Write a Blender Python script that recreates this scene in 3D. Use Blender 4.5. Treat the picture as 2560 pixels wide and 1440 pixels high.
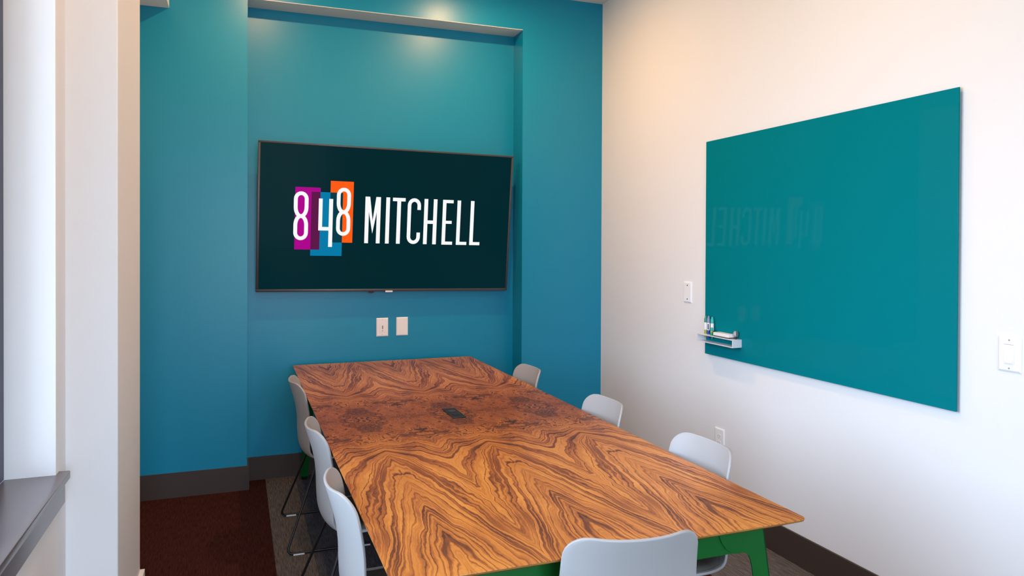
import bpy, bmesh, math, random
from mathutils import Vector, Matrix

random.seed(7)
for o in list(bpy.data.objects):
    bpy.data.objects.remove(o)
scene = bpy.context.scene
COL = scene.collection

# ------------------------------------------------------------------ camera
F_PX, PY = 1822.42, -91.32
yaw, pitch, roll = (math.radians(a) for a in (20.6376, -0.49, 0.2407))
fw = Vector((math.sin(yaw)*math.cos(pitch), math.cos(yaw)*math.cos(pitch), math.sin(pitch)))
rt = Vector((math.cos(yaw), -math.sin(yaw), 0))
up = rt.cross(fw)
rt2 = rt*math.cos(roll) + up*math.sin(roll)
up2 = -rt*math.sin(roll) + up*math.cos(roll)
cd = bpy.data.cameras.new('camera')
cam = bpy.data.objects.new('camera', cd)
COL.objects.link(cam)
cd.sensor_width = 36.0
cd.lens = F_PX/2560*36.0
cd.shift_y = PY/2560
cd.clip_start = 0.05
M = Matrix((rt2, up2, -fw)).transposed().to_4x4()
M.translation = (-2.4619, -4.7045, 1.492)
cam.matrix_world = M
scene.camera = cam

# ------------------------------------------------------------------ view + world
vs = scene.view_settings
vs.view_transform = 'Standard'
vs.look = 'None'
vs.exposure = 0.0
vs.gamma = 1.0
vs.use_curve_mapping = False

w = bpy.data.worlds.new('sky')
scene.world = w
w.use_nodes = True
nt = w.node_tree
nt.nodes.clear()
wo = nt.nodes.new('ShaderNodeOutputWorld')
bg = nt.nodes.new('ShaderNodeBackground')
tc = nt.nodes.new('ShaderNodeTexCoord')
sx = nt.nodes.new('ShaderNodeSeparateXYZ')
cr = nt.nodes.new('ShaderNodeValToRGB')
nt.links.new(tc.outputs['Generated'], sx.inputs[0])
nt.links.new(sx.outputs['Z'], cr.inputs[0])
cr.color_ramp.elements[0].position = 0.0
cr.color_ramp.elements[0].color = (0.34, 0.36, 0.37, 1)      # pavement and facades below the horizon
cr.color_ramp.elements[1].position = 0.06
cr.color_ramp.elements[1].color = (0.65, 0.78, 1.0, 1)       # overcast-bright sky
nt.links.new(cr.outputs[0], bg.inputs[0])
bg.inputs[1].default_value = 14.5
nt.links.new(bg.outputs[0], wo.inputs[0])

# room dimensions (metres): right wall x = 0, back wall y = 0, floor z = 0
H = 3.231
D = 0.178            # depth of the niche in the back wall
XP1, XP2 = -2.4055, -0.6162
HS = 2.9837
HB = 0.145
XW = -2.989          # left wall face
XC = -2.836          # column face
YC0, YC1 = -1.957, -1.37
YJ = -2.094          # far jamb of the window
YW0 = -3.75          # near jamb
YR = -6.1            # wall behind the camera
XG = -3.125          # window frame plane
SILL = 0.772
HEAD = 2.87

# ------------------------------------------------------------------ helpers
def setp(o, label=None, cat=None, group=None, kind=None):
    if label: o['label'] = label
    if cat: o['category'] = cat
    if group: o['group'] = group
    if kind: o['kind'] = kind
    return o

def link(name, me, mat, parent=None, loc=None):
    o = bpy.data.objects.new(name, me)
    COL.objects.link(o)
    if mat is not None and me is not None:
        for m in (mat if isinstance(mat, (list, tuple)) else [mat]):
            me.materials.append(m)
    if parent is not None:
        o.parent = parent
    if loc is not None:
        o.location = loc
    return o

def empty(name, loc=(0, 0, 0), rz=0.0):
    o = bpy.data.objects.new(name, None)
    COL.objects.link(o)
    o.location = loc
    o.rotation_euler = (0, 0, rz)
    o.empty_display_size = 0.1
    return o

def mesh_of(bm, name, smooth=False, angle=None):
    bmesh.ops.recalc_face_normals(bm, faces=bm.faces)
    me = bpy.data.meshes.new(name)
    bm.to_mesh(me)
    bm.free()
    if smooth:
        for p in me.polygons:
            p.use_smooth = True
        if angle is not None:
            me.set_sharp_from_angle(angle=math.radians(angle))
    return me

def add_box(bm, x0, x1, y0, y1, z0, z1, bevel=0.0, seg=2):
    t = bmesh.new()
    bmesh.ops.create_cube(t, size=1)
    for v in t.verts:
        v.co = Vector((x0+(v.co.x+.5)*(x1-x0), y0+(v.co.y+.5)*(y1-y0), z0+(v.co.z+.5)*(z1-z0)))
    if bevel:
        bmesh.ops.bevel(t, geom=list(t.edges), offset=bevel, segments=seg, affect='EDGES', profile=.5)
    me = bpy.data.meshes.new('t')
    t.to_mesh(me); t.free()
    bm.from_mesh(me)
    bpy.data.meshes.remove(me)

def box_obj(name, dims, mat, parent=None, bevel=0.0, loc=None, seg=2):
    bm = bmesh.new()
    add_box(bm, *dims, bevel=bevel, seg=seg)
    return link(name, mesh_of(bm, name, smooth=bevel > 0, angle=20), mat, parent, loc)

def boxes_obj(name, lst, mat, parent=None, bevel=0.0):
    bm = bmesh.new()
    for d in lst:
        add_box(bm, *d, bevel=bevel)
    return link(name, mesh_of(bm, name, smooth=bevel > 0, angle=20), mat, parent)

def add_tube(bm, pts, r, seg=10):
    pts = [Vector(p) for p in pts]
    rings = []
    prev_n = None
    for i, p in enumerate(pts):
        if i == 0: t = pts[1]-p
        elif i == len(pts)-1: t = p-pts[i-1]
        else: t = (pts[i+1]-p).normalized()+(p-pts[i-1]).normalized()
        t.normalize()
        if prev_n is None:
            a = Vector((0, 0, 1)) if abs(t.z) < .9 else Vector((1, 0, 0))
            n = t.cross(a).normalized()
        else:
            n = (prev_n - t*prev_n.dot(t)).normalized()
        prev_n = n
        b = t.cross(n)
        rings.append([bm.verts.new(p+r*(n*math.cos(2*math.pi*k/seg)+b*math.sin(2*math.pi*k/seg))) for k in range(seg)])
    for i in range(len(rings)-1):
        for k in range(seg):
            bm.faces.new((rings[i][k], rings[i][(k+1) % seg], rings[i+1][(k+1) % seg], rings[i+1][k]))
    bm.faces.new(rings[0][::-1]); bm.faces.new(rings[-1])

def round_path(pts, rad, n=6):
    pts = [Vector(p) for p in pts]
    out = [pts[0]]
    for i in range(1, len(pts)-1):
        p = pts[i]
        a = (pts[i-1]-p); b = (pts[i+1]-p)
        ra = min(rad, a.length*.45, b.length*.45)
        A = p+a.normalized()*ra; B = p+b.normalized()*ra
        for k in range(n+1):
            t = k/n
            out.append(A*(1-t)**2+p*2*t*(1-t)+B*t*t)
    out.append(pts[-1])
    return out

def add_lathe(bm, prof, seg=20, origin=(0, 0, 0)):
    O = Vector(origin)
    rings = []
    for r, z in prof:
        if r < 1e-5:
            rings.append([bm.verts.new(O+Vector((0, 0, z)))])
        else:
            rings.append([bm.verts.new(O+Vector((r*math.cos(2*math.pi*k/seg), r*math.sin(2*math.pi*k/seg), z))) for k in range(seg)])
    for a, b in zip(rings, rings[1:]):
        if len(a) == 1 and len(b) == 1: continue
        for k in range(seg):
            j = (k+1) % seg
            if len(a) == 1: bm.faces.new((a[0], b[k], b[j]))
            elif len(b) == 1: bm.faces.new((a[k], a[j], b[0]))
            else: bm.faces.new((a[k], a[j], b[j], b[k]))

def add_prism(bm, poly, y0, y1, axis='y'):
    """poly of (u, v) pairs, extruded along an axis."""
    def P(u, v, t):
        return (u, t, v) if axis == 'y' else ((t, u, v) if axis == 'x' else (u, v, t))
    a = [bm.verts.new(P(u, v, y0)) for u, v in poly]
    b = [bm.verts.new(P(u, v, y1)) for u, v in poly]
    bm.faces.new(a); bm.faces.new(b[::-1])
    n = len(poly)
    for k in range(n):
        bm.faces.new((a[k], b[k], b[(k+1) % n], a[(k+1) % n]))

# ------------------------------------------------------------------ materials
class NT:
    def __init__(self, name):
        self.m = bpy.data.materials.new(name)
        self.m.use_nodes = True
        self.t = self.m.node_tree
        self.b = self.t.nodes['Principled BSDF']
    def n(self, typ, **kw):
        x = self.t.nodes.new(typ)
        for k, v in kw.items():
            if hasattr(x, k): setattr(x, k, v)
            else: x.inputs[k].default_value = v
        return x
    def l(self, a, b):
        self.t.links.new(a, b)
    def math(self, op, a, b=None, c=None, clamp=False):
        x = self.t.nodes.new('ShaderNodeMath')
        x.operation = op
        x.use_clamp = clamp
        for i, v in enumerate((a, b, c)):
            if v is None: continue
            if isinstance(v, (int, float)): x.inputs[i].default_value = v
            else: self.l(v, x.inputs[i])
        return x.outputs[0]
    def ramp(self, fac, stops, interp='LINEAR'):
        x = self.t.nodes.new('ShaderNodeValToRGB')
        x.color_ramp.interpolation = interp
        e = x.color_ramp.elements
        while len(e) < len(stops): e.new(0.5)
        for el, (p, c) in zip(e, stops):
            el.position = p
            el.color = (c[0], c[1], c[2], 1) if not isinstance(c, (int, float)) else (c, c, c, 1)
        self.l(fac, x.inputs[0])
        return x.outputs[0]
    def set(self, **kw):
        for k, v in kw.items():
            self.b.inputs[k].default_value = v

def simple(name, col, rough=.5, spec=.5, metal=0.0, bump=0.0, bscale=200.0, bdist=.001, coat=0.0, var=0.0, vscale=6.0):
    k = NT(name)
    k.set(**{'Base Color': (*col, 1), 'Roughness': rough, 'Specular IOR Level': spec, 'Metallic': metal, 'Coat Weight': coat})
    tcn = k.n('ShaderNodeTexCoord')
    if bump:
        nz = k.n('ShaderNodeTexNoise', Scale=bscale, Detail=3.0)
        k.l(tcn.outputs['Object'], nz.inputs['Vector'])
        bp = k.n('ShaderNodeBump', Strength=bump, Distance=bdist)
        k.l(nz.outputs[0], bp.inputs['Height'])
        k.l(bp.outputs[0], k.b.inputs['Normal'])
    if var:
        nz = k.n('ShaderNodeTexNoise', Scale=vscale, Detail=4.0)
        k.l(tcn.outputs['Object'], nz.inputs['Vector'])
        c0 = tuple(c*(1-var) for c in col); c1 = tuple(min(1, c*(1+var)) for c in col)
        k.l(k.ramp(nz.outputs[0], [(.3, c0), (.7, c1)]), k.b.inputs['Base Color'])
    return k.m

def emit(name, col, s=1.0):
    k = NT(name)
    k.set(**{'Base Color': (0.0, 0.0, 0.0, 1), 'Roughness': .35, 'Specular IOR Level': .03,
             'Emission Color': (*col, 1), 'Emission Strength': s})
    return k.m

def srgb(r, g, b):
    f = lambda c: (c/255/12.92) if c/255 <= .04045 else ((c/255+.055)/1.055)**2.4
    return (f(r), f(g), f(b))

M_WHITE = simple('white_wall_paint', (.80, .795, .79), rough=.6, spec=.3, bump=.12, bscale=160, bdist=.0015)
M_TEAL = simple('teal_wall_paint', (.0, .25, .425), rough=.36, spec=.45, bump=.13, bscale=140, bdist=.0015)
M_SOFFIT = simple('soffit_paint', (.72, .70, .68), rough=.7, spec=.2, bump=.2, bscale=160)
M_CEIL = simple('ceiling_paint', (.74, .73, .71), rough=.8, spec=.2, bump=.2, bscale=120)
M_BASE = simple('brown_baseboard_paint', (.052, .037, .030), rough=.5, spec=.35, bump=.15, bscale=60)
M_SILL = simple('taupe_sill_paint', (.125, .115, .125), rough=.22, spec=.8, bump=.02, bscale=300)
M_FRAME = simple('dark_window_frame', (.045, .055, .095), rough=.45, spec=.5, bump=.05)
M_PLASTIC = simple('white_shell_plastic', (.36, .358, .355), rough=.42, spec=.45, bump=.12, bscale=500, bdist=.0004)
M_PAD = simple('grey_seat_fabric', (.105, .098, .088), rough=.9, spec=.15, bump=.5, bscale=700, bdist=.0008)
M_BLACK = simple('black_powder_coat', (.006, .006, .007), rough=.42, spec=.5, bump=.08, bscale=400)
M_GLIDE = simple('clear_glide_plastic', (.75, .75, .75), rough=.3, spec=.5, bump=.05)
M_GREEN = simple('green_powder_coat', (.0, .10, .012), rough=.42, spec=.25, bump=.08, bscale=500, bdist=.0004)
M_PLATE = simple('white_plate_plastic', (.86, .86, .86), rough=.35, spec=.5, bump=.02)
M_HOLE = simple('dark_slot', (.015, .015, .018), rough=.6, bump=.02)
M_GRAYSLOT = simple('grey_slot', (.28, .28, .30), rough=.5, bump=.02)
M_BEZEL = simple('tv_bezel_metal', (.075, .066, .066), rough=.35, spec=.5, metal=.4, bump=.05, bscale=300)
M_TVBACK = simple('tv_back_plastic', (.012, .012, .013), rough=.55, bump=.1)
M_SOCK = simple('grey_socket_face', (.05, .05, .055), rough=.4, bump=.05)
M_UNIT = simple('black_power_unit', (.012, .012, .014), rough=.4, bump=.1, bscale=300)
M_TRAY = simple('white_tray_acrylic', (.74, .74, .78), rough=.22, spec=.5, bump=.03)
M_STEEL = simple('grey_steel', (.36, .36, .38), rough=.35, metal=.7, bump=.1)
M_ERASER = simple('white_eraser_shell', (.85, .84, .83), rough=.4, bump=.05)
M_FELT = simple('dark_felt', (.08, .05, .05), rough=.95, bump=.4, bscale=500)
M_LABEL = simple('marker_white', (.8, .8, .8), rough=.4, bump=.03)
M_MK_GREEN = simple('marker_green', (.01, .25, .12), rough=.35, bump=.03)
M_MK_TEAL = simple('marker_teal', (.02, .42, .36), rough=.35, bump=.03)
M_MK_BLUE = simple('marker_blue_grey', (.19, .24, .42), rough=.35, bump=.03)
M_MK_TEXT = simple('marker_print', (.03, .03, .10), rough=.5, bump=.02)
M_MK_OLIVE = simple('marker_olive', (.28, .36, .03), rough=.35, bump=.03)
M_MK_NAVY = simple('marker_navy', (.01, .05, .40), rough=.35, bump=.03)
M_LAMP_TRIM = simple('downlight_trim', (.8, .8, .78), rough=.4, bump=.03)

def make_glass_board():
    k = NT('teal_back_painted_glass')
    k.set(**{'Base Color': (.0015, .185, .215, 1), 'Roughness': .5, 'Specular IOR Level': .0,
             'Coat Weight': .18, 'Coat Roughness': .03, 'Coat IOR': 1.35})
    return k.m
M_BOARD = make_glass_board()
M_BOARD_EDGE = simple('glass_edge', (.01, .40, .36), rough=.15, spec=.5, bump=.02)

def make_pane():
    k = NT('window_pane_glass')
    t = k.t
    out = t.nodes['Material Output']
    tr = k.n('ShaderNodeBsdfTransparent')
    tr.inputs[0].default_value = (.93, .96, .97, 1)
    gl = k.n('ShaderNodeBsdfGlossy')
    gl.inputs['Roughness'].default_value = 0.0
    fr = k.n('ShaderNodeFresnel')
    fr.inputs[0].default_value = 1.45
    mx = k.n('ShaderNodeMixShader')
    k.l(fr.outputs[0], mx.inputs[0]); k.l(tr.outputs[0], mx.inputs[1]); k.l(gl.outputs[0], mx.inputs[2])
    k.l(mx.outputs[0], out.inputs[0])
    return k.m
M_PANE = make_pane()

def make_carpet(name, a, b):
    k = NT(name)
    tcn = k.n('ShaderNodeTexCoord')
    mp = k.n('ShaderNodeMapping')
    mp.inputs['Scale'].default_value = (240, 13, 1)
    k.l(tcn.outputs['Object'], mp.inputs[0])
    n1 = k.n('ShaderNodeTexNoise', Scale=1.0, Detail=3.0, Roughness=.7)
    k.l(mp.outputs[0], n1.inputs['Vector'])
    n2 = k.n('ShaderNodeTexNoise', Scale=320.0, Detail=2.0)
    k.l(tcn.outputs['Object'], n2.inputs['Vector'])
    s = k.math('ADD', k.math('MULTIPLY', n1.outputs[0], .7), k.math('MULTIPLY', n2.outputs[0], .3))
    k.l(k.ramp(s, [(.36, a), (.64, b)]), k.b.inputs['Base Color'])
    k.set(Roughness=1.0, **{'Specular IOR Level': .05})
    bp = k.n('ShaderNodeBump', Strength=.8, Distance=.003)
    k.l(s, bp.inputs['Height'])
    k.l(bp.outputs[0], k.b.inputs['Normal'])
    return k.m
M_CARPET = {
    'maroon': make_carpet('maroon_carpet', (.020, .006, .005), (.072, .022, .018)),
    'taupe': make_carpet('taupe_carpet', (.050, .043, .041), (.20, .178, .172)),
    'navy': make_carpet('slate_carpet', (.030, .032, .045), (.105, .108, .135)),
}

def make_veneer():
    """book-matched figured veneer: leaves 0.2 m wide mirrored across x, mirrored about the middle in y"""
    k = NT('rosewood_veneer')
    tcn = k.n('ShaderNodeTexCoord')
    sp = k.n('ShaderNodeSeparateXYZ')
    k.l(tcn.outputs['Object'], sp.inputs[0])
    u = k.math('PINGPONG', sp.outputs[0], .2)
    v = k.math('ABSOLUTE', sp.outputs[1])
    def vec(a, b, c=0.0):
        cb = k.n('ShaderNodeCombineXYZ')
        for i, q in enumerate((a, b, c)):
            if isinstance(q, (int, float)): cb.inputs[i].default_value = q
            else: k.l(q, cb.inputs[i])
        return cb.outputs[0]
    def noise(a, b, c=0.0, det=3.0, rough=.55, dist=0.0):
        nz = k.n('ShaderNodeTexNoise', Scale=1.0, Detail=det, Roughness=rough, Distortion=dist)
        k.l(vec(a, b, c), nz.inputs['Vector'])
        return k.math('SUBTRACT', nz.outputs[0], .5)
    mul = lambda a, b: k.math('MULTIPLY', a, b)
    add = lambda a, b: k.math('ADD', a, b)
    sub = lambda a, b: k.math('SUBTRACT', a, b)
    # warped grain coordinate t: lines leave the u = 0 seam and run to the u = 0.2 seam
    nA = noise(mul(u, 5), mul(v, 1.9), 3.1, 1.0)
    nB = noise(mul(u, 16), mul(v, 5.0), 9.7, 2.0, .5)
    nC = noise(mul(u, 55), mul(v, 24), 1.7, 2.0, .6)
    flame = add(sub(mul(u, 44.0), mul(v, 9.5)), add(add(mul(nA, 5.0), mul(nB, 2.8)), mul(nC, .55)))
    # swirling figure about the middle of the table
    ru = mul(u, 1.0); rv = mul(v, .60)
    r = k.math('SQRT', add(mul(ru, ru), mul(rv, rv)))
    nD = noise(mul(u, 8), mul(v, 6.5), 8.9, 2.0, .55, .4)
    nE = noise(mul(u, 42), mul(v, 26), 2.2, 2.0, .6)
    swirl = add(mul(r, 40.0), add(mul(nD, 12.0), mul(nE, 2.6)))
    mr = k.n('ShaderNodeMapRange', interpolation_type='SMOOTHSTEP')
    mr.inputs['From Min'].default_value = .22; mr.inputs['From Max'].default_value = .66
    k.l(add(v, mul(nA, .35)), mr.inputs['Value'])
    wgt = mr.outputs[0]
    t = add(mul(flame, wgt), mul(swirl, sub(1.0, wgt)))
    # uneven bands and thin dark lines along t
    g1 = noise(mul(t, .62), mul(v, .5), 4.4, 4.0, .62)
    g2 = noise(mul(t, .95), mul(v, .45), 21.3, 1.0, .5)
    g3 = noise(mul(t, 1.9), mul(v, .8), 33.0, 1.0, .5)
    ridge = k.math('SUBTRACT', 1.0, mul(k.math('ABSOLUTE', g2), 18.0), clamp=True)
    ridge3 = k.math('SUBTRACT', 1.0, mul(k.math('ABSOLUTE', g3), 14.0), clamp=True)
    # broad dark clouds
    nF = noise(mul(u, 9), mul(v, 3.0), 14.2, 3.0, .6, .5)
    cloud = k.math('ADD', mul(nF, 1.7), sub(.54, mul(wgt, .38)), clamp=True)
    nP = noise(mul(u, 420), mul(v, 45), 0.4, 2.0, .7)      # fine pores along the grain
    dark = add(add(k.math('ADD', mul(g1, .64), sub(.28, mul(wgt, .14))), mul(ridge, .42)), add(add(mul(cloud, .42), mul(ridge3, .20)), mul(nP, .26)))
    col = k.ramp(dark, [(0.0, (.66, .28, .050)), (.25, (.50, .175, .028)), (.48, (.29, .080, .015)),
                        (.72, (.125, .031, .009)), (1.0, (.028, .009, .005))])
    k.l(col, k.b.inputs['Base Color'])
    k.set(Roughness=.34, **{'Specular IOR Level': .42})
    rr = k.ramp(dark, [(0, .30), (1, .42)])
    k.l(rr, k.b.inputs['Roughness'])
    bp = k.n('ShaderNodeBump', Strength=.08, Distance=.0006)
    k.l(nP, bp.inputs['Height']); k.l(bp.outputs[0], k.b.inputs['Normal'])
    return k.m
M_VENEER = make_veneer()

def make_edge_wood():
    k = NT('golden_edge_wood')
    tcn = k.n('ShaderNodeTexCoord')
    mp = k.n('ShaderNodeMapping'); mp.inputs['Scale'].default_value = (14, 14, 160)
    k.l(tcn.outputs['Object'], mp.inputs[0])
    nz = k.n('ShaderNodeTexNoise', Scale=1.0, Detail=4.0)
    k.l(mp.outputs[0], nz.inputs['Vector'])
    k.l(k.ramp(nz.outputs[0], [(.3, (.26, .105, .022)), (.7, (.46, .22, .05))]), k.b.inputs['Base Color'])
    k.set(Roughness=.45)
    return k.m
M_EDGE = make_edge_wood()

# ------------------------------------------------------------------ room shell
floor = box_obj('floor', (-3.3, .12, YR-.12, .3, -.12, -.006), M_CARPET['taupe'])
setp(floor, kind='structure', label='carpeted floor laid in maroon, taupe and slate strips')
strips = [(-3.14, -2.295, 'maroon'), (-2.295, -2.115, 'taupe'), (-2.115, -1.815, 'navy'), (-1.815, -1.33, 'maroon'),
          (-1.33, -.98, 'taupe'), (-.98, -.74, 'navy'), (-.74, -.450, 'maroon'), (-.450, 0.0, 'taupe')]
for a, b, c in strips:
    bm = bmesh.new()
    a_, b_ = a+.0006, b-.0006
    n0, n1 = max(a_, XP1), min(b_, XP2)          # part that runs on into the niche
    if n1 > n0:
        pts = [(a_, YR), (b_, YR), (b_, 0.0)] + ([(n1, 0.0)] if n1 < b_ else []) + [(n1, D), (n0, D)] + ([(n0, 0.0)] if n0 > a_ else []) + [(a_, 0.0)]
        cl = []
        for q in pts:
            if not cl or q != cl[-1]: cl.append(q)
        if cl[2] == (b_, 0.0) and n1 == b_: cl.remove((b_, 0.0))
        if cl[-1] == (a_, 0.0) and n0 == a_: cl.pop()
    else:
        cl = [(a_, YR), (b_, YR), (b_, 0.0), (a_, 0.0)]
    add_prism(bm, cl, -.006, 0.0, 'z')
    link('carpet_strip', mesh_of(bm, 'carpet_strip'), M_CARPET[c], floor)

ceil = box_obj('ceiling', (-3.3, .12, YR-.12, .3, H, H+.12), M_CEIL)
setp(ceil, kind='structure', label='pale flat painted ceiling')

wr = box_obj('wall_right', (0, .12, YR-.12, .3, -.1, H+.1), M_WHITE)
setp(wr, kind='structure', label='white painted wall carrying the teal glass board')

wb = boxes_obj('wall_back', [
    (-3.3, XP1, 0, .30, -.1, H+.05),
    (XP2, 0.0, 0, .30, -.1, H+.05),
    (XP1, XP2, 0, .30, HS, H+.05),
    (XP1, XP2, D, .30, -.1, HS+.01),
], M_TEAL)
setp(wb, kind='structure', label='teal painted back wall with a tall shallow niche')
box_obj('niche_soffit', (XP1, XP2, .0008, D, HS-.004, HS+.002), M_SOFFIT, wb)['label'] = 'pale underside of the niche head'

wl = boxes_obj('wall_left', [
    (-3.3, XW, YJ, YC1-.05, -.1, H+.05),            # far of the window
    (-3.3, -3.14, YC1-.05, .05, -.1, H+.05),        # deep bay between column and teal wall
    (-3.3, XW, YW0, YJ, -.1, SILL-.025),            # below the sill
    (-3.3, XW, YW0, YJ, HEAD, H+.05),               # above the window
    (-3.3, XW, YR-.1, YW0, -.1, H+.05),
], M_WHITE)
setp(wl, kind='structure', label='white painted window wall')
box_obj('column', (XW-.01, XC, YC0, YC1, 0, H+.02), M_WHITE, wl, bevel=.004)
box_obj('header_beam', (-3.15, XC, YC1, 0.0, 2.868, H+.02), M_WHITE, wl, bevel=.003)
RX0, RX1, RZ0, RZ1 = -2.85, -1.25, .12, 2.75
wrear = boxes_obj('wall_rear', [(-3.3, RX0, YR-.12, YR, -.1, H+.1), (RX1, .12, YR-.12, YR, -.1, H+.1),
                                (RX0, RX1, YR-.12, YR, -.1, RZ0), (RX0, RX1, YR-.12, YR, RZ1, H+.1)], M_WHITE)
setp(wrear, kind='structure', label='white painted wall opposite the screen')

def bb(name, dims, mat=None):
    o = box_obj(name, dims, mat or M_BASE, bevel=.0025)
    setp(o, kind='structure')
    return o
T = .012
bo = boxes_obj('baseboard_back', [
    (-3.14, XP1, -T, 0, 0, HB), (XP1, XP1+T, -T, D, 0, HB), (XP1+T, XP2-T, D-T, D, 0, HB),
    (XP2-T, XP2, -T, D, 0, HB), (XP2, 0, -T, 0, 0, HB)], M_BASE)
setp(bo, kind='structure', label='dark brown baseboard along the teal wall')
bb('baseboard_right', (-T, 0, YR, -T, 0, HB))['label'] = 'dark brown baseboard along the white wall'
cb = boxes_obj('baseboard_left', [(XW, XC+.016, YC0-.016, YC1+.016, 0, HB), (XW, XW+.016, YR, YC0, 0, HB)], M_WHITE)
setp(cb, kind='structure', label='pale baseboard wrapping the column')

# window in the left wall
win = empty('window_1', (XG, (YW0+YJ)/2, SILL))
setp(win, kind='structure', label='large window with dark frame beside the column')
def wpart(name, dims, mat, bevel=.002):
    o = box_obj(name, dims, mat, win, bevel=bevel)
    o.location = -Vector(win.location)
    return o
fx0, fx1 = XG-.06, XG
wpart('frame_stile', (fx0, fx1, YJ-.05, YJ, SILL, HEAD), M_FRAME)
wpart('frame_stile', (fx0, fx1, YW0, YW0+.05, SILL, HEAD), M_FRAME)
wpart('frame_rail', (fx0, fx1, YW0+.05, YJ-.05, SILL, SILL+.05), M_FRAME)
wpart('frame_rail', (fx0, fx1, YW0+.05, YJ-.05, HEAD-.05, HEAD), M_FRAME)
ys = [YJ-.05, (YJ+YW0)/2, YW0+.05]
for y_ in ys[1:2]:
    wpart('mullion', (fx0, fx1, y_-.03, y_+.03, SILL+.05, HEAD-.05), M_FRAME)
for k_ in range(2):
    wpart('pane', (XG-.034, XG-.028, ys[k_+1]+(.03 if k_ < 1 else 0), ys[k_]-(.03 if k_ else 0), SILL+.05, HEAD-.05), M_PANE, 0)

sl = empty('trim_1', (XW, (YW0+YJ)/2, SILL))
setp(sl, kind='structure', label='dark taupe window sill with apron below it')
bm = bmesh.new()
add_prism(bm, [(XG, YW0), (XG, YJ), (XW, YJ), (XW, -2.053), (-2.957, -2.053), (-2.957, YW0-.04), (XW, YW0-.04), (XW, YW0)], SILL-.025, SILL, 'z')
bmesh.ops.recalc_face_normals(bm, faces=bm.faces)
bmesh.ops.bevel(bm, geom=[e for e in bm.edges if all(abs(v.co.x+2.957) < 1e-4 for v in e.verts)], offset=.004, segments=2, affect='EDGES', profile=.5)
o = link('sill_board', mesh_of(bm, 'sill_board', True, 30), M_SILL, sl)
o.location = -Vector(sl.location)
o = box_obj('apron', (XW, -2.974, YW0-.03, -2.04, .668, SILL-.025), M_SILL, sl, bevel=.002)
o.location = -Vector(sl.location)

# added glazed front behind the camera, unseen, lets daylight onto column and jamb
w2 = empty('added_window_2', ((RX0+RX1)/2, YR-.06, RZ0))
setp(w2, kind='structure', label='wide unseen glazed front added opposite the television for daylight')
def w2part(name, dims, mat, bevel=.002):
    o = box_obj(name, dims, mat, w2, bevel=bevel)
    o.location = -Vector(w2.location)
xm = (RX0+RX1)/2
for x0_, x1_ in ((RX0, RX0+.05), (xm-.03, xm+.03), (RX1-.05, RX1)):
    w2part('frame_stile', (x0_, x1_, YR-.09, YR-.03, RZ0, RZ1), M_FRAME)
for x0_, x1_ in ((RX0+.05, xm-.03), (xm+.03, RX1-.05)):
    w2part('frame_rail', (x0_, x1_, YR-.09, YR-.03, RZ0, RZ0+.06), M_FRAME)
    w2part('frame_rail', (x0_, x1_, YR-.09, YR-.03, RZ1-.06, RZ1), M_FRAME)
    w2part('pane', (x0_, x1_, YR-.063, YR-.057, RZ0+.06, RZ1-.06), M_PANE, 0)
pl = bpy.data.lights.new('front_portal', 'AREA')
pl.shape = 'RECTANGLE'
pl.size = RX1-RX0; pl.size_y = RZ1-RZ0
pl.cycles.is_portal = True
po = bpy.data.objects.new('front_portal', pl)
COL.objects.link(po)
po.location = ((RX0+RX1)/2, YR-.13, (RZ0+RZ1)/2)
po.rotation_euler = (math.pi/2, 0, 0)

# daylight portal in the window opening
pl = bpy.data.lights.new('window_portal', 'AREA')
pl.shape = 'RECTANGLE'
pl.size = HEAD-SILL; pl.size_y = YJ-YW0
pl.cycles.is_portal = True
po = bpy.data.objects.new('window_portal', pl)
COL.objects.link(po)
po.location = (XG-.08, (YW0+YJ)/2, (SILL+HEAD)/2)
po.rotation_euler = (0, -math.pi/2, 0)

# ------------------------------------------------------------------ ceiling downlights
WARM = (1.0, .57, .27)
def downlight(x, y, label, power):
    e = empty('ceiling_downlight', (x, y, H))
    setp(e, label, 'downlight', 'recessed ceiling downlights')
    bm = bmesh.new()
    add_lathe(bm, [(.055, -.001), (.075, -.001), (.078, -.004), (.075, -.007), (.057, -.007), (.052, -.002)], 28)
    link('trim_ring', mesh_of(bm, 'trim_ring', True, 40), M_LAMP_TRIM, e)
    bm = bmesh.new()
    add_lathe(bm, [(0, -.003), (.03, -.0035), (.054, -.002)], 28)
    k = emit('downlight_lens', WARM, 8.0) if 'downlight_lens' not in bpy.data.materials else bpy.data.materials['downlight_lens']
    link('lens', mesh_of(bm, 'lens', True), k, e)
    L = bpy.data.lights.new('downlight_lamp', 'AREA')
    L.shape = 'DISK'; L.size = .07
    L.energy = power
    L.color = WARM
    o = bpy.data.objects.new('downlight_lamp', L)
    COL.objects.link(o)
    o.parent = e
    o.location = (0, 0, -.012)
for x, y, wh, pw in [(-2.32, -.66, 'nearest the teal wall, left of the screen', 14), (-1.05, -.66, 'nearest the teal wall, right of the screen', 23),
                 (-2.32, -2.5, 'over the near left chairs', 10), (-1.05, -2.5, 'over the near right chairs', 10),
                 (-1.7, -4.6, 'farthest from the teal wall', 8)]:
    downlight(x, y, 'round white recessed downlight ' + wh, pw)

# ------------------------------------------------------------------ conference table
TX, TY, TZ = -1.547, -1.495, .726
HX, HY = .588, 1.592
tab = empty('conference_table', (TX, TY, 0))
setp(tab, 'long rosewood conference table with knife edge on green steel legs', 'table')

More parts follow.
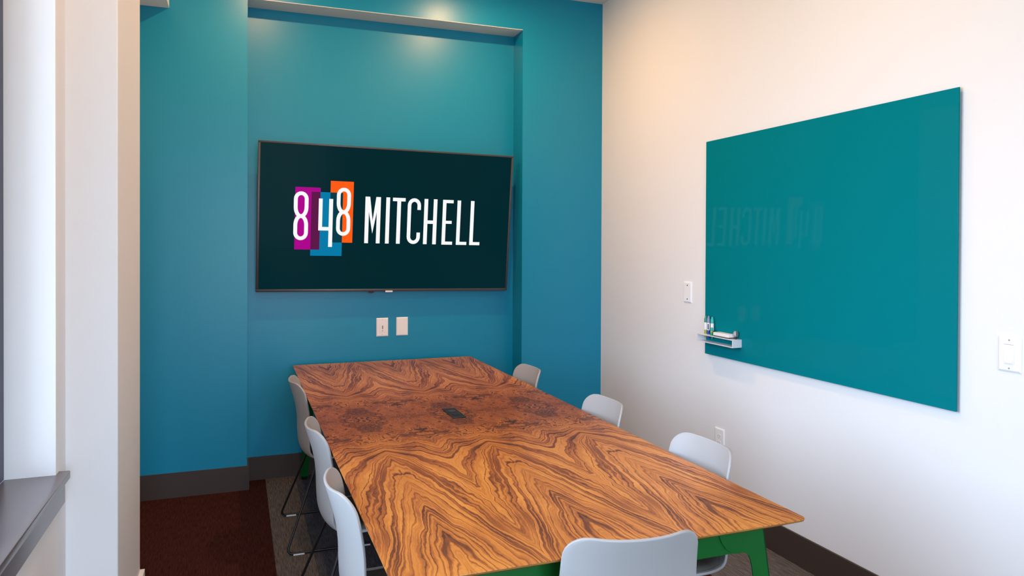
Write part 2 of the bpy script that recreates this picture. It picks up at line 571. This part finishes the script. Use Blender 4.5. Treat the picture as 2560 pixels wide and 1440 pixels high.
def rrect(hx, hy, r, n=6):
    out = []
    for cx, cy, a0 in ((hx-r, hy-r, 0), (-hx+r, hy-r, 90), (-hx+r, -hy+r, 180), (hx-r, -hy+r, 270)):
        for k in range(n+1):
            a = math.radians(a0+90*k/n)
            out.append((cx+r*math.cos(a), cy+r*math.sin(a)))
    return out
def loft(name, rings, mats, parent, cap=True, face_mat=None):
    bm = bmesh.new()
    R = [[bm.verts.new((x, y, z)) for x, y in pts] for pts, z in rings]
    n = len(R[0])
    for a, b in zip(R, R[1:]):
        for k in range(n):
            bm.faces.new((a[k], a[(k+1) % n], b[(k+1) % n], b[k]))
    bm.faces.new(R[0]); bm.faces.new(R[-1])
    return link(name, mesh_of(bm, name), mats, parent)
RC = .022
loft('veneer_top', [(rrect(HX, HY, RC), TZ-.0015), (rrect(HX-.0005, HY-.0005, RC), TZ)], M_VENEER, tab)['label'] = 'book-matched figured rosewood veneer'
loft('edge_band', [(rrect(HX-.056, HY-.056, RC), TZ-.034), (rrect(HX-.0015, HY-.0015, RC), TZ-.006), (rrect(HX-.0005, HY-.0005, RC), TZ-.0015)], M_EDGE, tab)['label'] = 'golden bevelled wooden edge'

# end frames: each leg a bent green plate, a cross beam between them
def leg_poly():
    p = [(.508, .692), (.355, .692), (.356, .672), (.362, .655), (.374, .638), (.392, .625), (.400, .622)]
    p += [(.428, .622), (.440, .619), (.449, .611), (.454, .598), (.457, .58), (.468, .40), (.492, .012), (.540, .012)]
    return p
for sy in (-1, 1):
    ytop, ybot = 1.500, 1.600
    def yz(z): return sy*(ytop+(ybot-ytop)*(.698-z)/.698)
    bm = bmesh.new()
    poly = [(-.43, .692), (-.42, .66), (-.42, .622), (.42, .622), (.42, .66), (.43, .692)]
    a = [bm.verts.new((u, yz(z)-sy*.004, z)) for u, z in poly]
    b = [bm.verts.new((u, yz(z)-sy*.010, z)) for u, z in poly]
    bm.faces.new(a); bm.faces.new(b)
    for k in range(6): bm.faces.new((a[k], a[(k+1) % 6], b[(k+1) % 6], b[k]))
    link('cross_beam', mesh_of(bm, 'cross_beam'), M_GREEN, tab)
    for sxn in (-1, 1):
        bm = bmesh.new()
        pp = leg_poly()
        a = [bm.verts.new((sxn*u, yz(z), z)) for u, z in pp]
        b = [bm.verts.new((sxn*u, yz(z)-sy*.004, z)) for u, z in pp]
        bm.faces.new(a); bm.faces.new(b)
        for k in range(len(pp)): bm.faces.new((a[k], a[(k+1) % len(pp)], b[(k+1) % len(pp)], b[k]))
        # return flange along the outer edge
        q = [(.508, .692), (.540, .012)]
        vs_ = []
        for u, z in q:
            dpt = .050 if z > .3 else .030
            vs_.append([bm.verts.new((sxn*uu, yy, z)) for uu, yy in ((u, yz(z)), (u, yz(z)-sy*dpt), (u-.004, yz(z)-sy*dpt), (u-.004, yz(z)))])
        for k in range(4): bm.faces.new((vs_[0][k], vs_[0][(k+1) % 4], vs_[1][(k+1) % 4], vs_[1][k]))
        bm.faces.new(vs_[0]); bm.faces.new(vs_[1])
        lg = link('leg', mesh_of(bm, 'leg'), M_GREEN, tab)
        bm = bmesh.new()
        add_lathe(bm, [(0, 0), (.016, 0), (.018, .003), (.018, .010), (.010, .013), (0, .013)], 16, (sxn*.516, yz(.01)-sy*.014, 0))
        link('foot_glide', mesh_of(bm, 'foot_glide', True, 40), M_BLACK, lg)
for sxn in (-1, 1):
    box_obj('rail', (sxn*.30-.02, sxn*.30+.02, -1.47, 1.47, .64, .692), M_GREEN, tab, bevel=.003)

# power unit in the table top
pu = empty('power_unit', (-1.540, -1.514, TZ))
setp(pu, 'black rectangular power outlet unit set in the table top', 'power outlet')
box_obj('face_plate', (-.031, .031, -.096, .096, .0, .003), M_UNIT, pu, bevel=.001)
for yy in (.034, -.030):
    bm = bmesh.new()
    add_lathe(bm, [(0, .0032), (.0175, .0032), (.0185, .0045), (.0175, .0052), (.015, .0046), (0, .0046)], 20, (0, yy, 0))
    s = link('socket', mesh_of(bm, 'socket', True, 40), M_SOCK if yy > 0 else M_UNIT, pu)
    for dx in (-.006, .006):
        box_obj('slot', (dx-.001, dx+.001, yy-.004, yy+.004, .0046, .0052), M_HOLE, s)

# ------------------------------------------------------------------ chairs
def catmull(P, n):
    out = []
    m = len(P)
    for i in range(m-1):
        p0 = P[max(i-1, 0)]; p1 = P[i]; p2 = P[i+1]; p3 = P[min(i+2, m-1)]
        for k in range(n):
            t = k/n
            out.append(tuple(.5*((2*b)+(-a+c)*t+(2*a-5*b+4*c-d)*t*t+(-a+3*b-3*c+d)*t**3) for a, b, c, d in zip(p0, p1, p2, p3)))
    out.append(P[-1])
    return out
# (x, z, half width, forward curl of the sides, upward curl of the sides) from the seat front to the back top; sitter faces +x
PROF = [(.452, .402, .180, .0, .002), (.436, .418, .190, .0, .004), (.40, .428, .197, 0, .006), (.33, .428, .200, 0, .009), (.24, .420, .200, .0, .014),
        (.16, .412, .199, .004, .020), (.105, .416, .197, .014, .022), (.070, .438, .194, .026, .013), (.052, .475, .190, .034, .004), (.046, .54, .186, .040, .0),
        (.044, .60, .182, .043, .001), (.037, .66, .179, .046, .003), (.023, .72, .176, .049, .006), (.008, .770, .174, .051, .008), (.0, .797, .173, .052, .009)]
def shell_point(c, t):
    x, z, hw, fx_, uz = c
    return Vector((x+fx_*abs(t)**2.2, hw*t, z+uz*abs(t)**2.2))
def chair_shell():
    C = catmull(PROF, 4)
    nT = 20
    # arc length from top and from the front for rounding the corners
    L = [0.0]
    for a, b in zip(C, C[1:]):
        L.append(L[-1]+math.hypot(b[0]-a[0], b[1]-a[1]))
    tot = L[-1]
    bm = bmesh.new()
    G = []
    for i, c in enumerate(C):
        row = []
        for j in range(nT+1):
            t = -1+2*j/nT
            row.append((c, t))
        G.append(row)
    # round the corners: shrink width near both ends like a circle of radius rc
    def hwf(l, rc):
        d = min(l, rc)
        return rc-math.sqrt(max(rc*rc-(rc-d)**2, 0))
    V = []
    for i, row in enumerate(G):
        sh = max(hwf(tot-L[i], .062), hwf(L[i], .05))
        r = []
        for c, t in row:
            k = (c[2]-sh)/c[2]
            r.append(bm.verts.new(shell_point(c, t*k)))
        V.append(r)
    for i in range(len(V)-1):
        for j in range(nT):
            bm.faces.new((V[i][j], V[i][j+1], V[i+1][j+1], V[i+1][j]))
    bmesh.ops.recalc_face_normals(bm, faces=bm.faces)
    # thickness 8 mm, rim rounded
    me = bpy.data.meshes.new('shell')
    bm.to_mesh(me); bm.free()
    return me
def chair_pad():
    C = [c for c in catmull(PROF, 4)]
    sel = [c for c in C if c[1] < .47 and c[0] < .437]
    n = len(sel); nT = 14
    bm = bmesh.new()
    rows = []
    for i, c in enumerate(sel):
        r = []
        for j in range(nT+1):
            t = (-1+2*j/nT)
            s = i/(n-1)
            e = min(s, 1-s)*n
            k = .90*(1-.30*max(0, 1-e/5)**2)
            p = shell_point(c, t*k)
            # lift off the shell along its normal, domed
            a = sel[max(i-1, 0)]; b = sel[min(i+1, n-1)]
            tx_, tz_ = b[0]-a[0], b[1]-a[1]
            ln = math.hypot(tx_, tz_)
            nx_, nz_ = tz_/ln, -tx_/ln
            if nz_ < 0 and nx_ < 0: nx_, nz_ = -nx_, -nz_
            h = .0075+.010*min(1, e/3)*min(1, (1-abs(t))*6)
            r.append(bm.verts.new(p+Vector((nx_, 0, nz_))*h))
        rows.append(r)
    for i in range(n-1):
        for j in range(nT):
            bm.faces.new((rows[i][j], rows[i][j+1], rows[i+1][j+1], rows[i+1][j]))
    # skirt back down to the shell
    return mesh_of(bm, 'seat_pad', True)

def make_chair():
    e = empty('shell_chair')
    sh = link('shell', chair_shell(), M_PLASTIC, e)
    for p in sh.data.polygons: p.use_smooth = True
    m = sh.modifiers.new('solid', 'SOLIDIFY'); m.thickness = .009; m.offset = 0
    m = sh.modifiers.new('bevel', 'BEVEL'); m.width = .003; m.segments = 2; m.limit_method = 'ANGLE'; m.angle_limit = math.radians(60)
    pd = link('seat_pad', chair_pad(), M_PAD, e)
    pd['label'] = 'grey upholstered seat pad'
    m = pd.modifiers.new('solid', 'SOLIDIFY'); m.thickness = .006; m.offset = -1
    # sled frame: a bent rod on each side plus two cross rods under the seat
    for s in (-1, 1):
        bm = bmesh.new()
        yb, yt = s*.268, s*.165
        pts = [(.17, yt, .398), (.118, yt*1.08, .398), (-.028, yb, .009), (.40, yb, .009), (.345, yt*1.08, .405), (.30, yt, .405)]
        add_tube(bm, round_path(pts, .035, 6), .0058, 10)
        rod = link('sled_rod', mesh_of(bm, 'sled_rod', True), M_BLACK, e)
        for gx in (.030, .345):
            box_obj('glide', (gx-.026, gx+.026, yb-.007, yb+.007, 0, .008), M_GLIDE, rod, bevel=.002)
    for xx in (.17, .30):
        bm = bmesh.new()
        add_tube(bm, [(xx, -.165, .399), (xx, .165, .399)], .0058, 8)
        link('cross_rod', mesh_of(bm, 'cross_rod', True), M_BLACK, e)
    return e
def children(o):
    return [c for c in bpy.data.objects if c.parent == o]
def copy_tree(o, parent=None):
    c = o.copy()
    COL.objects.link(c)
    c.parent = parent
    for ch in children(o):
        copy_tree(ch, c)
    return c
proto = make_chair()
def spot(back_x, back_y, ang):
    return (back_x, back_y, 0), math.radians(ang)
CH = [(-2.214, -.81, 0, 'white shell chair on the window side nearest the teal wall'),
      (-2.215, -1.80, 0, 'white shell chair in the middle of the window side of the table'),
      (-2.220, -2.52, 0, 'white shell chair on the window side nearest the camera'),
      (-.870, -.87, 180, 'white shell chair on the glass board side nearest the teal wall'),
      (-.870, -1.79, 180, 'white shell chair in the middle of the glass board side'),
      (-.870, -2.53, 180, 'white shell chair in front of the low wall outlet'),
      (-1.568, -3.205, 81, 'white shell chair at the head of the table, back to the camera')]
for i, (x, y, a, lab) in enumerate(CH):
    c = proto if i == 0 else copy_tree(proto)
    c.location = (x, y, 0)
    c.rotation_euler = (0, 0, math.radians(a))
    setp(c, lab, 'chair', 'white shell chairs around the table')

# ------------------------------------------------------------------ television
TVW, TVH = 1.669, .940
yb_, yt_ = .115, .020
tilt = math.atan2(yb_-yt_, .9285)
tv = empty('wall_television', (-1.5148, (yb_+yt_)/2, 1.6512))
# local frame: x right, y into the wall, z up along the tilted screen
tv.rotation_euler = (Matrix.Rotation(tilt, 4, 'X') @ Matrix.Rotation(math.radians(.69), 4, 'Y')).to_euler()
setp(tv, 'large flat television tilted down on the teal wall showing a logo', 'television')
def tvbox(name, x0, x1, z0, z1, y0, y1, mat, parent, bevel=0.0):
    return box_obj(name, (x0, x1, y0, y1, z0, z1), mat, parent, bevel=bevel)
BZ = .014
tvbox('housing', -TVW/2+.01, TVW/2-.01, -TVH/2+.01, TVH/2-.01, .003, .040, M_TVBACK, tv, .004)
bm = bmesh.new()
for d in ((-TVW/2, TVW/2, -.006, .03, TVH/2-BZ*.85, TVH/2), (-TVW/2, TVW/2, -.006, .03, -TVH/2, -TVH/2+.017),
          (-TVW/2, -TVW/2+BZ, -.006, .03, -TVH/2+.017, TVH/2-BZ*.85), (TVW/2-BZ, TVW/2, -.006, .03, -TVH/2+.017, TVH/2-BZ*.85)):
    add_box(bm, *d, bevel=.002)
link('bezel', mesh_of(bm, 'bezel', True, 35), M_BEZEL, tv)
def make_screen():
    k = NT('lit_screen')
    k.set(**{'Base Color': (.001, .002, .002, 1), 'Roughness': .16, 'Specular IOR Level': .02,
             'Emission Color': (*srgb(0, 38, 44), 1), 'Emission Strength': 1.0})
    return k.m
scr = tvbox('screen', -TVW/2+.012, TVW/2-.012, -TVH/2+.015, TVH/2-.010, -.0025, .003, make_screen(), tv)
E_WHITE = emit('screen_white', (.95, .95, .95))
E_MAG = emit('screen_magenta', srgb(172, 0, 140))
E_BLUE = emit('screen_blue', srgb(0, 122, 168))
E_ORANGE = emit('screen_orange', srgb(255, 92, 16))
E_PURPLE = emit('screen_purple', srgb(92, 20, 72))
E_DTEAL = emit('screen_dark_teal', srgb(0, 58, 70))
def block(x0, x1, z0, z1, mat, lift):
    tvbox('logo_block', x0, x1, z0, z1, -.0025-lift, -.0024, mat, scr)
block(-.610, -.4565, -.199, .195, E_MAG, .0006)
block(-.395, -.250, -.151, .242, E_ORANGE, .0006)
block(-.512, -.316, -.238, .1685, E_BLUE, .0009)
block(-.512, -.4565, -.199, .1685, E_PURPLE, .0012)
block(-.395, -.316, -.151, .1685, E_DTEAL, .0012)
FY0, FY1 = -.0046, -.0024
def stroke_loop(bm, pts, hw, closed=True):
    n = len(pts)
    inn, out = [], []
    for i in range(n):
        p = Vector(pts[i])
        if closed or 0 < i < n-1:
            a = Vector(pts[(i-1) % n]); b = Vector(pts[(i+1) % n])
            t = ((p-a).normalized()+(b-p).normalized()).normalized()
        elif i == 0: t = (Vector(pts[1])-p).normalized()
        else: t = (p-Vector(pts[i-1])).normalized()
        nn = Vector((-t.y, t.x))
        inn.append(p+nn*hw); out.append(p-nn*hw)
    m = n if closed else n-1
    for y0, y1 in ((FY0, FY1),):
        A = [bm.verts.new((p.x, y0, p.y)) for p in inn]; B = [bm.verts.new((p.x, y0, p.y)) for p in out]
        A2 = [bm.verts.new((p.x, y1, p.y)) for p in inn]; B2 = [bm.verts.new((p.x, y1, p.y)) for p in out]
        for i in range(m):
            j = (i+1) % n
            bm.faces.new((A[i], A[j], B[j], B[i]))
            bm.faces.new((A[i], A2[i], A2[j], A[j]))
            bm.faces.new((B[i], B[j], B2[j], B2[i]))
def stadium(cx, z0, z1, rx, rz, n=12, rzb=None):
    rt_, rb_ = (rz, rzb or rz)
    out = []
    for k in range(n+1):
        a = math.pi*k/n
        out.append((cx+rx*math.cos(a), z1-rt_+rt_*math.sin(a)))
    for k in range(n+1):
        a = math.pi+math.pi*k/n
        out.append((cx+rx*math.cos(a), z0+rb_+rb_*math.sin(a)))
    return out
def letter(build):
    bm = bmesh.new()
    build(bm)
    link('letter', mesh_of(bm, 'letter'), E_WHITE, scr)
SW = .0117
def R_(bm, x0, x1, z0, z1):
    add_box(bm, x0, x1, FY0, FY1, z0, z1)
def eight(cx, z0, z1):
    def f(bm):
        zm = z0+(z1-z0)*.495
        rx = .0445-SW
        stroke_loop(bm, stadium(cx, zm, z1-SW, rx, .036, rzb=.056), SW)
        stroke_loop(bm, stadium(cx, z0+SW, zm, rx, .056, rzb=.036), SW)
    return f
letter(eight(-.5735, -.140, .168))
letter(eight(-.3105, -.107, .202))
letter(lambda bm: (R_(bm, -.466, -.4425, -.0755, .1275), R_(bm, -.4425, -.402, -.0755, -.0525), R_(bm, -.402, -.3775, -.180, .1275)))
def letM(bm):
    z0, z1 = -.152, .151
    R_(bm, -.173, -.1485, z0, z1); R_(bm, -.0975, -.073, z0, z1)
    for s in (-1, 1):
        cx = -.123
        x_out = cx+s*.0255
        poly = [(x_out, z1), (x_out, .055), (cx, -.088), (cx, -.005), (cx+s*.020, z1)]
        a = [bm.verts.new((x, FY0, z)) for x, z in poly]; b = [bm.verts.new((x, FY1, z)) for x, z in poly]
        bm.faces.new(a); bm.faces.new(b)
        for k in range(5): bm.faces.new((a[k], a[(k+1) % 5], b[(k+1) % 5], b[k]))
letter(letM)
letter(lambda bm: R_(bm, -.0375, -.0130, -.152, .1515))
letter(lambda bm: (R_(bm, .006, .090, .1285, .151), R_(bm, .0355, .0605, -.152, .1285)))
def letC(bm):
    cx, rx = .1505, .0445-SW
    pts = [(cx+rx, .076)]
    n = 10
    zt, zbm, rz = .1525-SW, -.1525+SW, .036
    for k in range(n+1):
        a = math.pi*k/n
        pts.append((cx+rx*math.cos(a), zt-rz+rz*math.sin(a)))
    for k in range(n+1):
        a = math.pi+math.pi*k/n
        pts.append((cx+rx*math.cos(a), zbm+rz+rz*math.sin(a)))
    pts.append((cx+rx, -.075))
    stroke_loop(bm, pts, SW, closed=False)
letter(letC)
letter(lambda bm: (R_(bm, .2180, .2430, -.152, .151), R_(bm, .2815, .3065, -.152, .151), R_(bm, .243, .2815, -.0145, .0080)))
letter(lambda bm: (R_(bm, .3455, .3695, -.153, .150), R_(bm, .3695, .419, .1285, .150), R_(bm, .3695, .411, -.0110, .0090), R_(bm, .3695, .420, -.153, -.132)))
letter(lambda bm: (R_(bm, .4470, .4715, -.153, .149), R_(bm, .4715, .5210, -.153, -.132)))
letter(lambda bm: (R_(bm, .5420, .5665, -.153, .149), R_(bm, .5665, .6150, -.153, -.132)))
tvbox('badge', -.024, .024, -TVH/2-.006, -TVH/2+.005, -.008, .004, M_PLATE, tv, .001)
bm = bmesh.new()
add_prism(bm, [(-.137, -TVH/2+.001), (-.094, -TVH/2+.001), (-.100, -TVH/2-.008), (-.108, -TVH/2-.012), (-.123, -TVH/2-.012), (-.131, -TVH/2-.008)], -.002, .016)
link('sensor', mesh_of(bm, 'sensor'), M_TVBACK, tv)
# wall bracket behind the screen
bm = bmesh.new()
add_box(bm, -.30, .30, .040, .058, -.2, .2)
link('mount_plate', mesh_of(bm, 'mount_plate'), M_TVBACK, tv)
for d in [(-.25, -.22, .05, .105, -.14, -.10), (.22, .25, .05, .105, -.14, -.10), (-.25, -.22, .05, .130, .06, .10), (.22, .25, .05, .130, .06, .10)]:
    box_obj('mount_arm', d, M_TVBACK, tv)

# ------------------------------------------------------------------ wall plates
def plate_frame(name, label, cat, center, axis, w_, h_):
    """axis 'back': faces -y on the niche wall; 'right': faces -x on the right wall"""
    e = empty(name, center, 0 if axis == 'back' else -math.pi/2)
    if axis == 'right': e.rotation_euler = (0, 0, -math.pi/2)
    setp(e, label, cat)
    bm = bmesh.new()
    d = .0065
    R0 = [(-w_/2, -h_/2), (w_/2, -h_/2), (w_/2, h_/2), (-w_/2, h_/2)]
    s = .006
    R1 = [(-w_/2+s, -h_/2+s), (w_/2-s, -h_/2+s), (w_/2-s, h_/2-s), (-w_/2+s, h_/2-s)]
    vs0 = [bm.verts.new((x, 0, z)) for x, z in R0]
    vs1 = [bm.verts.new((x, -.003, z)) for x, z in R0]
    vs2 = [bm.verts.new((x, -d, z)) for x, z in R1]
    for a, b in ((vs0, vs1), (vs1, vs2)):
        for k in range(4): bm.faces.new((a[k], a[(k+1) % 4], b[(k+1) % 4], b[k]))
    bm.faces.new(vs2); bm.faces.new(vs0)
    link('cover_plate', mesh_of(bm, 'cover_plate'), M_PLATE, e)
    return e
def pbox(name, parent, x0, x1, z0, z1, proud, mat, base=.0060, bevel=.0008):
    return box_obj(name, (x0, x1, -base-proud, -base, z0, z1), mat, parent, bevel=bevel)
def screw(parent, z, mat, r=.003):
    bm = bmesh.new()
    add_lathe(bm, [(0, .0), (r, 0), (r, .0012), (r*.6, .0018), (0, .0018)], 12)
    bmesh.ops.rotate(bm, verts=bm.verts, cent=(0, 0, 0), matrix=Matrix.Rotation(math.pi/2, 3, 'X'))
    o = link('screw', mesh_of(bm, 'screw', True, 40), mat, parent)
    o.location = (0, -.0060, z)

# under the screen
a = plate_frame('data_plate', 'white wall plate with a small port under the television', 'wall plate', (-1.552, D, .939), 'back', .079, .124)
ins = pbox('insert', a, -.018, .018, -.034, .034, .0022, M_PLATE)
ins['label'] = 'raised white insert'
pbox('port', ins, -.003, .005, -.012, .010, .0006, M_GRAYSLOT, base=.0082, bevel=0)
pbox('port', ins, -.003, .003, -.028, -.022, .0006, M_GRAYSLOT, base=.0082, bevel=0)
screw(a, .049, M_GRAYSLOT, .002); screw(a, -.049, M_GRAYSLOT, .002)
plate_frame('blank_plate', 'plain blank white wall plate under the television', 'wall plate', (-1.4175, D, .940), 'back', .079, .124)

# right wall
a = plate_frame('blank_plate', 'narrow white blanking plate with two dark screws beside the glass board', 'wall plate', (0, -1.088, 1.2225), 'right', .078, .121)
screw(a, .040, M_HOLE, .0042); screw(a, -.040, M_HOLE, .0042)
a = plate_frame('duplex_outlet', 'white duplex power outlet low on the wall behind a chair', 'power outlet', (0, -1.397, .438), 'right', .080, .124)
for zz in (.0195, -.0195):
    bm = bmesh.new()
    n = 20
    poly = []
    for k in range(n):
        q = 2*math.pi*k/n
        poly.append((.0170*math.cos(q), max(-.0135, min(.0135, .0170*math.sin(q)))+zz))
    add_prism(bm, poly, -.0078, -.0060)
    s = link('socket', mesh_of(bm, 'socket'), M_PLATE, a)
    pbox('slot', s, -.0085, -.0060, zz-.003, zz+.006, .0006, M_GRAYSLOT, base=.0076, bevel=0)
    pbox('slot', s, .0060, .0085, zz-.003, zz+.006, .0006, M_GRAYSLOT, base=.0076, bevel=0)
    pbox('slot', s, -.0022, .0022, zz-.0105, zz-.006, .0006, M_GRAYSLOT, base=.0076, bevel=0)
screw(a, 0, M_PLATE, .0025)
a = plate_frame('light_switch', 'white light switch with a small rocker button at the right picture edge', 'light switch', (0, -2.984, 1.1285), 'right', .080, .121)
rk = pbox('rocker', a, -.0175, .0175, -.034, .034, .0026, M_PLATE)
pbox('button', rk, -.013, .013, -.031, -.014, .0024, M_PLATE, base=.0084, bevel=.0012)
pbox('groove', rk, -.0165, .0165, .0325, .0338, .0005, M_GRAYSLOT, base=.0083, bevel=0)
screw(a, .048, M_GRAYSLOT, .0028); screw(a, -.048, M_GRAYSLOT, .0028)

# ------------------------------------------------------------------ glass marker board
BY1, BY2, BZ1, BZ2 = -1.2815, -2.801, .8934, 2.0717
brd = empty('glass_board', (0, (BY1+BY2)/2, BZ1))
setp(brd, 'large frameless teal glass marker board on the white wall', 'marker board')
o = box_obj('glass_panel', (-.020, -.0125, BY2, BY1, BZ1, BZ2), M_BOARD, brd, bevel=.0012); o.location = -Vector(brd.location)
for yy in (BY1-.12, BY2+.12):
    for zz in (BZ1+.12, BZ2-.12):
        bm = bmesh.new()
        add_lathe(bm, [(0, .001), (.02, .001), (.02, .0125), (0, .0125)], 16)
        bmesh.ops.rotate(bm, verts=bm.verts, cent=(0, 0, 0), matrix=Matrix.Rotation(-math.pi/2, 3, 'Y'))
        s = link('standoff', mesh_of(bm, 'standoff', True, 40), M_STEEL, brd)
        s.location = Vector((0, yy, zz))-Vector(brd.location)

# tray: an open-fronted rectangular tube on the board's lower corner
TRX0, TRX1 = -.079, -.0205
TRY0, TRY1 = -1.600, -1.290
TRZ0, TRZ1 = .967, 1.009
tr = empty('marker_tray', (TRX1, (TRY0+TRY1)/2, TRZ0))
setp(tr, 'small white open marker tray on the lower corner of the glass board', 'tray')
th = .004
for nm, d in (('top_panel', (TRX0, TRX1, TRY0, TRY1, TRZ1-th, TRZ1)), ('bottom_panel', (TRX0, TRX1, TRY0, TRY1, TRZ0, TRZ0+th)),
              ('end_panel', (TRX0, TRX1, TRY0, TRY0+th, TRZ0+th, TRZ1-th)), ('end_panel', (TRX0, TRX1, TRY1-th, TRY1, TRZ0+th, TRZ1-th))):
    o = box_obj(nm, d, M_TRAY, tr, bevel=.0008)
    o.location = -Vector(tr.location)

def marker(y, x, capm, basem, label, hgt=.118, printm=None):
    e = empty('dry_erase_marker', (x, y, TRZ1))
    setp(e, label, 'marker', 'markers standing in the tray')
    r = .0092
    bm = bmesh.new()
    add_lathe(bm, [(0, -.024), (r*.55, -.024), (r*.8, -.018), (r*.85, -.004), (r, .0), (r, .020), (r*.96, .021)], 18)
    link('base_plug', mesh_of(bm, 'base_plug', True, 50), basem, e)
    bm = bmesh.new()
    add_lathe(bm, [(r*.96, .021), (r*1.0, .022), (r*1.0, .060), (r*.96, .061)], 18)
    bd = link('barrel', mesh_of(bm, 'barrel', True, 50), M_LABEL, e)
    bm = bmesh.new()
    add_lathe(bm, [(r*.9, .061), (r*1.06, .062), (r*1.02, .080), (r*.72, hgt-.010), (r*.62, hgt-.002), (r*.5, hgt), (0, hgt)], 18)
    link('cap', mesh_of(bm, 'cap', True, 50), capm, e)
    bm = bmesh.new()
    seg = 5
    for (z0, z1) in ((.026, .056),):
        prev = None
        for k in range(seg+1):
            an = math.radians(200+8*k)
            p = [bm.verts.new((r*1.02*math.cos(an), r*1.02*math.sin(an), z)) for z in (z0, z1)]
            if prev: bm.faces.new((prev[0], p[0], p[1], prev[1]))
            prev = p
    if printm: link('print', mesh_of(bm, 'print'), printm, bd)
    else: bm.free()
marker(-1.310, -.034, M_MK_GREEN, M_MK_OLIVE, 'green-capped white marker at the far end of the tray', .098)
marker(-1.338, -.037, M_MK_BLUE, M_MK_NAVY, 'blue-grey capped white marker between the two green markers', .099, M_MK_TEXT)
marker(-1.366, -.033, M_MK_TEAL, M_MK_GREEN, 'teal-capped white marker nearest the eraser', .096)
# short green and yellow marker stub in front
st = empty('marker_stub', (-.060, -1.398, TRZ1))
setp(st, 'short green and yellow marker stub in front of the eraser', 'marker')
bm = bmesh.new(); add_lathe(bm, [(0, 0), (.007, 0), (.008, .002), (.008, .014), (.0075, .015)], 16)
link('body', mesh_of(bm, 'body', True, 50), M_MK_GREEN, st)
bm = bmesh.new(); add_lathe(bm, [(.0075, .015), (.008, .016), (.008, .023), (.007, .024)], 16)
link('collar', mesh_of(bm, 'collar', True, 50), M_MK_OLIVE, st)
bm = bmesh.new(); add_lathe(bm, [(.007, .024), (.0075, .025), (.0068, .038), (.005, .042), (0, .043)], 16)
link('cap', mesh_of(bm, 'cap', True, 50), M_MK_TEAL, st)
# eraser
er = empty('board_eraser', (-.048, -1.490, TRZ1))
setp(er, 'white rectangular board eraser lying on the tray', 'eraser')
box_obj('felt', (-.021, .021, -.062, .062, 0, .005), M_FELT, er, bevel=.001)
box_obj('shell', (-.023, .023, -.065, .065, .005, .022), M_ERASER, er, bevel=.003)
# grey clip knob at the tray's end
kb = empty('magnet_knob', (-.040, -1.575, TRZ1))
setp(kb, 'grey faceted knob on a dark stem beside the eraser', 'knob')
bm = bmesh.new(); add_lathe(bm, [(0, 0), (.006, 0), (.005, .012), (.005, .014)], 12)
link('stem', mesh_of(bm, 'stem', True, 50), M_HOLE, kb)
bm = bmesh.new(); add_lathe(bm, [(0, .013), (.010, .013), (.014, .020), (.014, .034), (.009, .042), (0, .042)], 6)
link('head', mesh_of(bm, 'head'), M_STEEL, kb)
